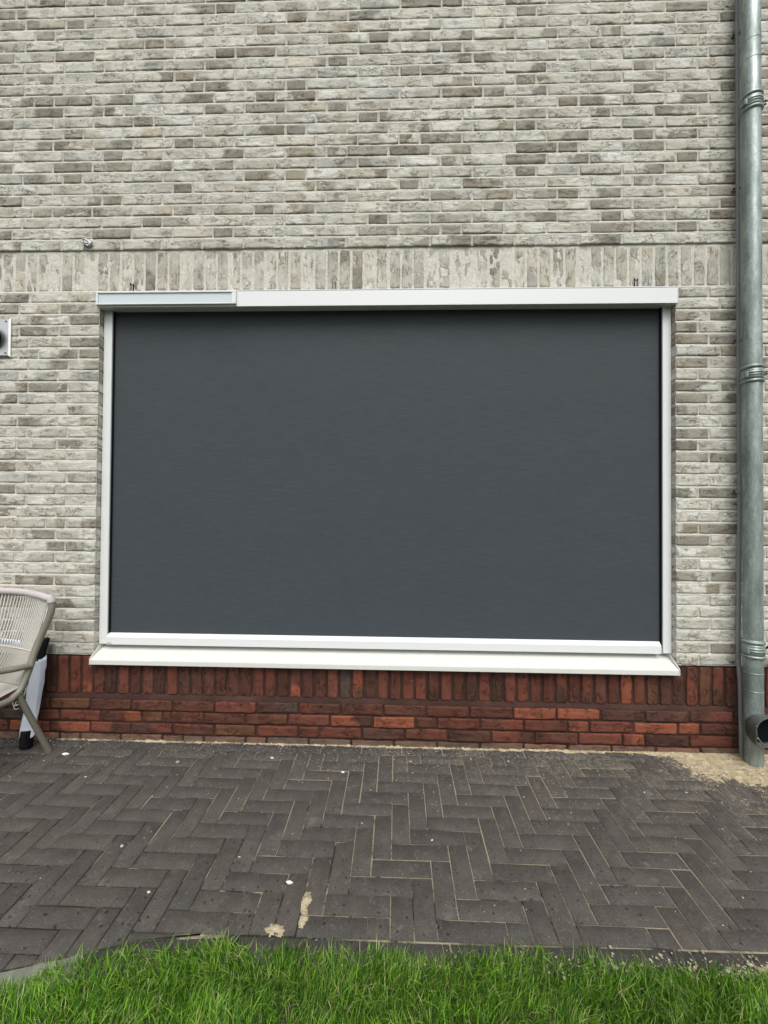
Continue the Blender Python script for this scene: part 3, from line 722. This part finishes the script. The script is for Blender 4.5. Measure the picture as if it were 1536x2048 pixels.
random.shuffle(lst := cand.tolist())
it = iter(lst[:16000])
grains('sand_fringe', min(len(lst), 16000), .0012, lambda: next(it), [(.36, .30, .20), (.42, .37, .27), (.30, .25, .16)], 'thin scatter of sand grains around the sand patches', 'sand grains')
def fx2():
    while True:
        x = random.uniform(-1.9, 2.0); y = random.uniform(edge(x)-.06, -.03)
        if random.random() < .3+.7*math.exp(y/.3): return x, y
grains('stone_chips', 70, .0023, fx2, [(.50, .47, .40), (.58, .56, .52), (.42, .36, .27)], 'small pale stone chips lying on the paving', 'stone chips')
def fx3():
    x = random.gauss(1.0, .45); return x, edge(x)-.052+random.gauss(0, .018)
grains('edge_gravel', 900, .0028, fx3, [(.33, .28, .19), (.38, .33, .24), (.25, .20, .14), (.42, .39, .33)], 'small tan pebbles and sand between paving edge and lawn', 'gravel')
# white flakes one can count
def flake(x, y, s_, label):
    mb = MB(); k = 9
    P = [(x+s_*random.uniform(.6, 1.2)*math.cos(t), y+s_*random.uniform(.35, .7)*math.sin(t)) for t in np.linspace(0, 6.283, k, endpoint=False)]
    z = gz_(y)+.0018
    mb.add([(a, b, z) for a, b in P]+[(a, b, z+.003) for a, b in P]+[(x, y, z+.005)], [tuple(range(k))[::-1]]+[(i, (i+1) % k, k+(i+1) % k, k+i) for i in range(k)]+[(k+i, k+(i+1) % k, 2*k) for i in range(k)], (.68, .66, .60))
    tag(mb.build('mortar_flake', M_CRUMB), label, 'mortar flake', 'pale flakes on the paving')
flake(-1.60, -.150, .017, 'white flake of mortar on the paving to the right of the chair leg')
flake(-.335, -.790, .0105, 'rounded white flake on the paving just above the small sand spill')
flake(-.235, -.232, .010, 'small slanted white flake on the paving below the middle of the screen')
flake(-.59, -.140, .009, 'small pale flake near the wall foot left of centre')
# ------------------------------------------------------------------ grass
def grass(name, n, sampler, hmin, hmax, wid, label):
    pts = sampler(n); n = len(pts); x, y = pts[:, 0], pts[:, 1]
    az = rng.uniform(0, 2*np.pi, n)*.999; lean = np.abs(rng.normal(.0, .62, n))+.05
    clump = fbm(x*11, y*11, 91, 3); ht = rng.uniform(hmin, hmax, n)*(.6+.8*clump)
    # neighbouring blades lean the same way
    az = np.where(rng.random(n) < .6, fbm(x*7, y*7, 95, 2)*9+rng.normal(0, .8, n), az)
    w = wid*rng.uniform(.6, 1.3, n); face = rng.uniform(0, np.pi, n)
    z0 = gz_(y)-.012
    segs = [0, .4, .75, 1.0]; V = []
    wd = np.stack([np.cos(face), np.sin(face), 0*face], -1)
    for t in segs:
        out = np.sin(lean*1.2)*ht*t**1.8; up = ht*(t-.35*lean*t*t); up = np.maximum(up, .002*t)
        c = np.stack([x+np.cos(az)*out, y+np.sin(az)*out, z0+up], -1)
        ww = (w*(1-t**1.6)*.5)[:, None]
        if t < 1: V += [c-wd*ww, c+wd*ww]
        else: V.append(c)
    V = np.stack(V, 1); K = 7
    f4 = np.array([(0, 1, 3, 2), (2, 3, 5, 4)]); f3 = np.array([(4, 5, 6)])
    base = (np.arange(n)*K)[:, None, None]
    cA = np.array([.070, .195, .012]); cB = np.array([.285, .520, .048]); cC = np.array([.55, .52, .24]); cD = np.array([.022, .085, .006])
    r = rng.random(n)[:, None]; g = rng.random(n)[:, None]
    col = cA*(1-g)+cB*g; col = np.where(r < .38, cD*(1-g)+cA*g, col); col = np.where(r > .93, cC*(.6+.5*g), col)
    patch = fbm(x*4, y*4, 97, 3)[:, None]; col = col*(.70+.6*patch)
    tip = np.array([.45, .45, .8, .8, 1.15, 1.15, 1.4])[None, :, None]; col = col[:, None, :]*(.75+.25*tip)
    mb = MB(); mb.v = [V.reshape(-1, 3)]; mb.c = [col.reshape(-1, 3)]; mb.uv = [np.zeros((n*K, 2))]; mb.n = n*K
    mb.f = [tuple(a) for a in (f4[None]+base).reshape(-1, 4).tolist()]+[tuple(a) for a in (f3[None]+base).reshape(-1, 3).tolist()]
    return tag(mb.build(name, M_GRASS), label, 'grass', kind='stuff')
def smp(n):
    x = rng.uniform(-1.9, 1.9, n); e = edge_np(x); t = rng.random(n)**1.25*.62
    j = np.where(x > .55, .010, .036)+np.where((x > -.90) & (x < -.45), .016, 0)+np.where(x < -.90, -.020, 0)+np.where((x > .28) & (x < .42), .03, 0)+(fbm(x*9, 0*x, 99, 3)-.5)*.05
    y = e-.058+j*.6-t
    k = rng.random(n) < np.clip((t+.012)/.045, .12, 1)
    return np.stack([x, y], -1)[k]
grass('grass', 150000, smp, .020, .052, .0025, 'dense green lawn grass growing along the paving edge')
def smp2(n):
    x = rng.uniform(-5, 5, n); y = rng.uniform(-4.2, -.9, n); e = edge_np(x)-.07
    k = (y < e) & ~((np.abs(x) < 1.85) & (y > e-.6)); return np.stack([x, y], -1)[k]
grass('outer_lawn_grass', 60000, smp2, .03, .065, .006, 'wider lawn spreading away from the house behind the viewer')
# ------------------------------------------------------------------ drainpipe
PC = (1.7165, -.083); PR = .0385
dp = thing('drainpipe', 'weathered grey zinc drainpipe with clamp collars and a round outlet near the ground', 'drainpipe', (PC[0], PC[1], 0))
p = MB(); prof = [(PR, -.05)]
for z in np.linspace(.0, 4.7, 60): prof.append((PR+random.gauss(0, .00012), z))
p.lathe(prof, (PC[0], PC[1], 0), 40); pipe = p.build('pipe', M_ZINC, dp, smooth=True)
for z in (.345, 3.49, 3.395, .43):
    q = MB(); q.lathe([(PR, -.003), (PR+.0012, -.002), (PR+.0012, .002), (PR, .003)], (PC[0], PC[1], z), 40); q.build('seam', M_ZINC, pipe, smooth=True)
for z in (3.185, 1.862, .545):
    b_ = MB()
    def bead(z0, rr, base): return [(base, z0-rr)]+[(base+rr*math.sin(t), z0-rr*math.cos(t)) for t in np.linspace(.3, math.pi-.3, 7)]+[(base, z0+rr)]
    prof = [(PR, -.046)]+bead(-.036, .0075, PR+.001)+[(PR+.001, -.027), (PR+.0045, -.026), (PR+.0045, -.014)]+bead(-.008, .0035, PR+.0045)+bead(.003, .0035, PR+.0045)+[(PR+.0045, .012), (PR+.0045, .020), (PR+.001, .021)]+bead(.032, .0075, PR+.001)+[(PR, .044)]
    b_.lathe(prof, (PC[0], PC[1], z), 40); br = b_.build('clamp_collar', M_ZINC, dp, smooth=True)
    e = MB(); e.box(PC[0]-PR-.011, PC[0]-PR+.004, PC[1]-.026, PC[1]+.004, z-.020, z+.010); e.build('clamp_ear', M_ZINC, br, bevel=.003)
    r_ = MB(); r_.tube([(PC[0]+PR+.006, PC[1]-.004, z-.004), (PC[0]+PR+.020, PC[1]-.002, z-.001), (PC[0]+PR+.034, PC[1]+.002, z+.006)], .0035, 8)
    r_.tube(smoothpath([(PC[0]+PR+.012, PC[1]-.006, z+.000), (PC[0]+PR+.020, PC[1]-.010, z+.013), (PC[0]+PR+.026, PC[1]-.008, z+.016), (PC[0]+PR+.024, PC[1]-.004, z+.002)]), .0016, 8)
    r_.build('clamp_bolt', M_DARK, br, smooth=True)
    r_ = MB(); r_.tube([(PC[0], PC[1]+PR, z), (PC[0], .004, z)], .005, 10); r_.build('wall_stud', M_STEEL, br, smooth=True)
# outlet: arch-topped mouth with a flat lip, opening towards the garden
def arch(r, z0, h, n=22, flat=None):
    pts = []
    for t in np.linspace(0, math.pi, n): pts.append((math.cos(t)*r, z0+h+math.sin(t)*r))
    pts += [(-r, z0+.022), (-r*.80, z0+.004), (-r*.6, z0), (r*.6, z0), (r*.80, z0+.004), (r, z0+.022)]
    return pts
ou = MB(); z0 = .118
secs = [(PC[1]-.012, .80, .010), (PC[1]-.045, .97, .003), (PC[1]-.088, 1.0, 0)]
for y, k, dz in secs: pass
outer = []; ro, ri = .0650, .0622
A_ = arch(ro, z0, .072); B_ = arch(ri, z0+.0028, .0692)
m = len(A_); cz = z0+.07
def sec(P, y, k): return [(PC[0]+a*k, y, cz+(b-cz)*k) for a, b in P]
rings = [sec(A_, PC[1]-.000, .62), sec(A_, PC[1]-.030, .88), sec(A_, PC[1]-.050, .97), sec(A_, PC[1]-.090, 1), sec(B_, PC[1]-.0905, 1), sec(B_, PC[1]-.050, .96), sec(B_, PC[1]-.02, .70)]
V = [q for r_ in rings for q in r_]
F = [(i*m+j, i*m+(j+1) % m, (i+1)*m+(j+1) % m, (i+1)*m+j) for i in range(len(rings)-1) for j in range(m)]+[tuple(range((len(rings)-1)*m, len(rings)*m))]
ou.add(V, F); oo = ou.build('outlet', plain('dull dark zinc', (.105, .12, .112), .5, .3, nscale=30, namt=.25), dp, smooth=True, auto=True)
q = MB(); q.lathe([(0, 0), (.056, 0), (.056, .004)], (PC[0], PC[1]-.062, cz), 28, 'Y'); q.build('outlet_shade_disc', plain('black mouth shade', (.006, .008, .009), 1, spec=0), oo)  # black disc paints the shade inside the outlet mouth
q = MB(); q.tube(smoothpath([(PC[0]-.060, PC[1]-.088, z0+.10), (PC[0]-.052, PC[1]-.084, z0+.05), (PC[0]-.020, PC[1]-.080, z0+.008)]), .0013, 6)
q.tube([(PC[0]-.058, PC[1]-.088, z0+.045), (PC[0]-.022, PC[1]-.084, z0+.006)], .0011, 6); q.build('grille_wire', M_STEEL, oo, smooth=True)
# ------------------------------------------------------------------ conduit
cd_ = thing('conduit', 'thin grey plastic conduit clipped to the brick wall beside the drainpipe', 'conduit', (1.706, -.016, 0))
q = MB(); q.tube([(1.7085, -.0145, 4.7), (1.7100, -.0145, 2.0), (1.7100, -.0145, 1.395)], .0096, 14); q.build('tube', M_CONDUIT, cd_, smooth=True, auto=True)
q = MB(); q.tube([(1.7125, -.0160, 1.390), (1.7035, -.0160, .75), (1.7005, -.0165, .48), (1.702, -.0260, .36), (1.706, -.0275, .05), (1.7065, -.0275, -.006)], .0104, 14); q.build('tube', M_CONDUIT, cd_, smooth=True, auto=True)
for x, z in ((1.7125, 3.62), (1.7127, 2.83), (1.7127, 2.06), (1.707, 1.30), (1.6995, .452)):
    q = MB(); q.lathe([(.0108, -.006), (.0122, -.005), (.0122, .005), (.0108, .006)], (x, -.0155, z), 16); q.box(x-.026, x-.010, -.0095, .002, z-.006, z+.006)
    cl = q.build('clip', M_CONDUIT, cd_, smooth=True, auto=True)
    q = MB(); q.tube([(x-.020, -.0092, z+.001), (x-.0215, -.0135, z+.002)], .0042, 8); q.build('screw', M_DARK, cl)
# ------------------------------------------------------------------ flue vent
vt = thing('wall_vent', 'square stainless steel wall plate with a black round flue terminal at the left edge', 'wall vent', (-2.158, 0, 2.097))
q = MB(); cx, cz, h = -2.1575, 2.0975, .104
for a in (1,): q.add([(cx-h, .006, cz-h), (cx+h, .006, cz-h), (cx+h, .006, cz+h), (cx-h, .006, cz+h), (cx-h, -.007, cz-h), (cx+h, -.007, cz-h), (cx+h, -.007, cz+h), (cx-h, -.007, cz+h), (cx-h+.008, -.012, cz-h+.008), (cx+h-.008, -.012, cz-h+.008), (cx+h-.008, -.012, cz+h-.008), (cx-h+.008, -.012, cz+h-.008)],
    [(0, 1, 5, 4), (1, 2, 6, 5), (2, 3, 7, 6), (3, 0, 4, 7), (4, 5, 9, 8), (5, 6, 10, 9), (6, 7, 11, 10), (7, 4, 8, 11), (8, 9, 10, 11)])
pl = q.build('plate', M_STEEL, vt)
for sx in (-1, 1):
    for sz in (-1, 1):
        q = MB(); q.lathe([(0, -.004), (.0035, -.003), (.0042, 0), (.0042, .003)], (cx+sx*.082, -.012, cz+sz*.084), 12, 'Y'); q.build('screw', M_DARK, pl, smooth=True)
q = MB(); q.lathe([(0, -.052), (.028, -.052), (.046, -.046), (.056, -.034), (.058, -.020), (.058, .004)], (cx, -.012, cz), 36, 'Y')
tm = q.build('flue_terminal', M_DARK, vt, smooth=True)
q = MB()
for k in range(12):
    a = 2*math.pi*k/12
    q.tube([(cx+.030*math.cos(a), -.0655, cz+.030*math.sin(a)), (cx+.050*math.cos(a+.25), -.058, cz+.050*math.sin(a+.25)), (cx+.0592*math.cos(a), -.036, cz+.0592*math.sin(a))], .0012, 6)
q.build('guard_wire', M_STEEL, tm, smooth=True)
# ------------------------------------------------------------------ metal tag over the screen
tg = thing('wall_tag', 'small bent white metal eyelet sticking out of the brickwork above the solar strip', 'metal eyelet', (-1.642, 0, 2.5985))
q = MB(); P = [(-.028, .020), (-.008, .021), (.028, .000), (.002, -.021), (-.012, -.012), (-.030, .002)]
m = len(P); q.add([(-1.642+a, -.014, 2.5995+b) for a, b in P]+[(-1.642+a*.9, -.003, 2.5985+b*.9) for a, b in P], [tuple(range(m)), tuple(range(2*m-1, m-1, -1))]+[(i, m+i, m+(i+1) % m, (i+1) % m) for i in range(m)])
q.build('plate', M_WHITE, tg, bevel=.001)
q = MB(); pts = [(-1.646+a, -.0155, 2.6015+b) for a, b in ((-.018, .014), (.0, .006), (.012, -.010), (-.004, -.009), (-.016, .002), (-.018, .014))]
q.tube(smoothpath(pts, 5), .0016, 8); q.tube(smoothpath([(-1.672, -.0145, 2.600), (-1.654, -.0150, 2.586), (-1.640, -.0148, 2.577), (-1.614, -.0145, 2.599)], 5), .0014, 8); q.build('wire_loop', M_DARK, tg, smooth=True)
# ------------------------------------------------------------------ garden chair
def chair():
    t = thing('garden_chair', 'taupe metal garden chair with rope-strung back and seat at the left edge', 'chair', (-1.98, -.32, gz_(-.32)))
    ax = Vector((-.978, .208, 0)).normalized(); fw = Vector((-.208, -.978, 0)).normalized()
    T = Vector((-1.6900, -.150, .727)); WD = .60
    mid = T+ax*(WD/2)
    def mir(p): p = Vector(p); d = (p-mid).dot(ax); return p-ax*(2*d)
    B0 = Vector((-1.700, -.275, .345))
    post = [Vector(p) for p in ((-1.712, -.142, .7510), (-1.6935, -.142, .7440), (-1.6845, -.144, .7088), (-1.6907, -.149, .6635), (-1.7065, -.157, .6117), (-1.7243, -.172, .5432), (-1.7317, -.190, .4865), (-1.7330, -.208, .4335), (-1.7343, -.225, .3951), (-1.7365, -.248, .3483), (-1.7408, -.275, .3267), (-1.7460, -.315, .3146))]
    post += [post[-1]+fw*.14+Vector((0, 0, .004)), post[-1]+fw*.30+Vector((0, 0, .012))]
    sideR = smoothpath(post, 7); sideL = [mir(p) for p in sideR]
    tr = .0150
    for S in (sideR, sideL):
        q = MB(); q.tube(S, tr, 14); q.build('side_frame', M_FRAME, t, smooth=True, auto=True)
    arm = smoothpath([Vector((-1.7200, -.214, .4461)), Vector((-1.7280, -.232, .4470)), Vector((-1.7480, -.272, .4489)), Vector((-1.7769, -.31, .4518)), Vector((-1.800, -.370, .4535)), Vector((-1.825, -.47, .455)), Vector((-1.835, -.56, .44)), Vector((-1.822, -.60, .40)), Vector((-1.80, -.615, .34))], 6)
    for A in (arm, [mir(p) for p in arm]):
        q = MB(); q.tube(A, .0140, 14); q.build('armrest', M_FRAME, t, smooth=True, auto=True)
    rl = [Vector((-1.7390, -.264, .3380)), Vector((-1.7190, -.1965, .166)), Vector((-1.6990, -.129, gz_(-.14)+.002))]
    fl = [post[-1]+Vector((0, 0, .0)), post[-1]+fw*.05-ax*.03+Vector((0, 0, -.33))]; fl[1].z = gz_(fl[1].y)+.002
    for G in (rl, [mir(p) for p in rl], fl, [mir(p) for p in fl]):
        G = [Vector(p) for p in G]
        if len(G) == 3 and G[2].z < .01: G[2].z = gz_(G[2].y)+.001
        q = MB(); q.tube(G, [.0135]*len(G), 14); lg_ = q.build('leg', M_FRAME, t, smooth=True, auto=True)
        e = G[-1]; d = (G[-1]-G[-2]).normalized(); q = MB(); q.tube([e-d*.012, e], .0142, 14); q.build('foot_cap', M_FRAME, lg_, smooth=True, auto=True)
    # top rail wrapped in rope
    a = sideR[0]; b = sideL[0]; n = 60
    rail = [a.lerp(b, k/n)-fw*(.045*math.sin(math.pi*k/n))+Vector((0, 0, .010*math.sin(math.pi*k/n))) for k in range(n+1)]
    q = MB(); q.tube(rail, .0150, 12); q.build('top_rail', M_FRAME, t, smooth=True)
    rad = [.0170+.0010*math.sin(k*2.1)*math.sin(k*.7) for k in range(n+1)]; 0
    cr_ = [p.copy() for p in sideR[11:0:-1]]; cl_ = [p.copy() for p in sideL[1:12]]
    q = MB(); q.tube(cr_+rail+cl_, [.0172]*len(cr_)+rad+[.0172]*len(cl_), 16)
    q.build('rope_wrap', M_WRAP, t, smooth=True)
    # cords: back strands from rail to the rear seat bar, then over the seat
    low = [sideR[40].lerp(sideL[40], k/n)-fw*(.030*math.sin(math.pi*k/n)) for k in range(n+1)]       # mid bar height
    k0 = min(range(len(sideR)), key=lambda i: abs(sideR[i].z-.352)); k1 = len(sideR)-1
    rear = [sideR[k0].lerp(sideL[k0], k/n)-fw*(.012*math.sin(math.pi*k/n)) for k in range(n+1)]
    front = [sideR[k1].lerp(sideL[k1], k/n) for k in range(n+1)]
    km = min(range(len(sideR)), key=lambda i: abs(sideR[i].z-.500))
    midb = [sideR[km].lerp(sideL[km], k/n)-fw*(.030*math.sin(math.pi*k/n)) for k in range(n+1)]
    for nm, path, r_ in (('seat_bar', rear, .009), ('seat_bar', front, .012)):
        q = MB(); q.tube(path, r_, 10); q.build(nm, M_FRAME, t, smooth=True)
    q = MB(); q.tube([p+fw*.005 for p in midb], .0042, 8); q.build('woven_band', M_ROPE, t, smooth=True)
    q = MB()
    for k in range(15):
        p = midb[0].lerp(midb[-1], .26+k*.034)-fw*.026; q.tube([p+Vector((0, 0, .012))-ax*.003, p+Vector((0, 0, .036))+ax*.001], .0037, 7)
    q.build('lumbar_wrap', M_CLOTH, t, smooth=True)
    railx = cr_[2:]+rail+cl_[:-2]
    def fan2(P, s_):
        L_ = [0]
        for i in range(1, len(P)): L_.append(L_[-1]+(P[i]-P[i-1]).length)
        d = s_*L_[-1]; i = max(k for k in range(len(P)-1) if L_[k] <= d+1e-9); return P[i].lerp(P[i+1], (d-L_[i])/max(1e-9, L_[i+1]-L_[i]))
    q = MB(); q2 = MB(); ns_ = 36
    fan = lambda P, s_: P[0].lerp(P[0], 0) if False else P[int(s_*n)].lerp(P[min(n, int(s_*n)+1)], s_*n-int(s_*n))
    for k in range(ns_):
        s_ = (k+.5)/ns_
        sa = .012+(s_-.045*math.sin(2*math.pi*s_))*.976
        a = fan2(railx, sa)+Vector((0, 0, -.008)); m_ = fan(midb, sa); c_ = fan(rear, sa)
        q2.tube([a, a.lerp(m_, .5)-fw*.004, m_], .0026, 6, caps=False)
        for dd in (-.0034, .0034): q.tube([m_+ax*dd+fw*.004, c_+ax*dd], .0019, 5, caps=False)
    q.build('lower_back_cords', M_ROPE, t, smooth=True); q2.build('back_cords', plain('pale rope', (.58, .555, .51), .85), t, smooth=True)
    q = MB()
    for k in range(60):
        sa = (k+.5)/60
        a = fan(rear, sa); b = fan(front, sa)
        q.tube([a+Vector((0, 0, .006)), a.lerp(b, .5)+Vector((0, 0, -.012)), b+Vector((0, 0, .010))], .0026, 5, caps=False)
    q.build('seat_cords', M_ROPE, t, smooth=True)
chair()
# ------------------------------------------------------------------ folded frame in a white sleeve, between chair and wall
def sleeve():
    t = thing('folded_net_frame', 'black folded net frame in a crumpled white cloth sleeve, leaning behind the chair', 'folded frame', (-1.83, -.13, 0))
    ax_ = [(-1.806, -.045, .520), (-1.814, -.050, .475), (-1.819, -.055, .440), (-1.825, -.064, .34), (-1.828, -.078, .22), (-1.832, -.094, .12), (-1.830, -.105, .058), (-1.828, -.112, .02)]
    P = smoothpath(ax_, 10)
    def seg(name, z1, z0, ra, rb, mat, wr):
        Q_ = [p for p in P if z0 <= p.z <= z1]; q = MB()
        n_ = 26; V = []
        for i, p in enumerate(Q_):
            for j in range(n_):
                a = 2*math.pi*j/n_
                k = 1+wr*(float(fbm(np.array(a*1.6), np.array(p.z*9+a*.8), 61, 3))-.5)
                V.append((p.x+ra*math.cos(a)*k, p.y+rb*math.sin(a)*k, p.z+(.010*math.sin(2*a+1)+.006*math.sin(5*a) if i in (0, len(Q_)-1) and wr > .2 else 0)))
        m_ = len(Q_)
        F_ = [(i*n_+j, i*n_+(j+1) % n_, (i+1)*n_+(j+1) % n_, (i+1)*n_+j) for i in range(m_-1) for j in range(n_)]+[tuple(range(n_)), tuple((m_-1)*n_+j for j in range(n_-1, -1, -1))]
        q.add(V, F_); return q.build(name, mat, t, smooth=True)
    seg('black_end', .53, .41, .026, .022, M_DARK, .15)
    seg('white_sleeve', .432, .052, .0335, .024, M_CLOTH, .85)
    foot = [Vector((-1.829, -.106, .085)), Vector((-1.829, -.110, .045)), Vector((-1.829, -.114, .015)), Vector((-1.828, -.117, -.001))]
    q = MB(); q.tube(smoothpath(foot, 4), [.033, .034, .035, .035, .035, .035, .034, .034, .033, .031, .028, .024, .014], 20, r2=[.022]*13); q.build('black_foot', M_DARK, t, smooth=True)
    q = MB(); q.tube(smoothpath([(-1.835, -.050, .47), (-1.85, -.055, .36), (-1.865, -.06, .27), (-1.90, -.06, .205), (-1.93, -.06, .20)], 6), [.03]*24+[.022], 14, r2=.018); q.build('bundled_net', M_DARK, t, smooth=True)
    q = MB(); random.seed(5)
    for k in range(9):
        z = .36-.020*k; x = -1.842-.004*k-(.002*k*k*.2)
        q.tube(smoothpath([(x, -.085, z), (x-.016, -.094, z-.006+random.uniform(-.006, .006)), (x-.012, -.090, z-.022), (x+.004, -.086, z-.018)], 5), .0017, 6)
    q.tube(smoothpath([(-1.835, -.088, .40), (-1.850, -.092, .345), (-1.853, -.094, .29), (-1.868, -.094, .24), (-1.905, -.090, .196), (-1.925, -.088, .202), (-1.918, -.088, .225), (-1.898, -.088, .228)], 6), .0022, 6)
    q.build('white_cord', M_CORD, t, smooth=True)
sleeve()
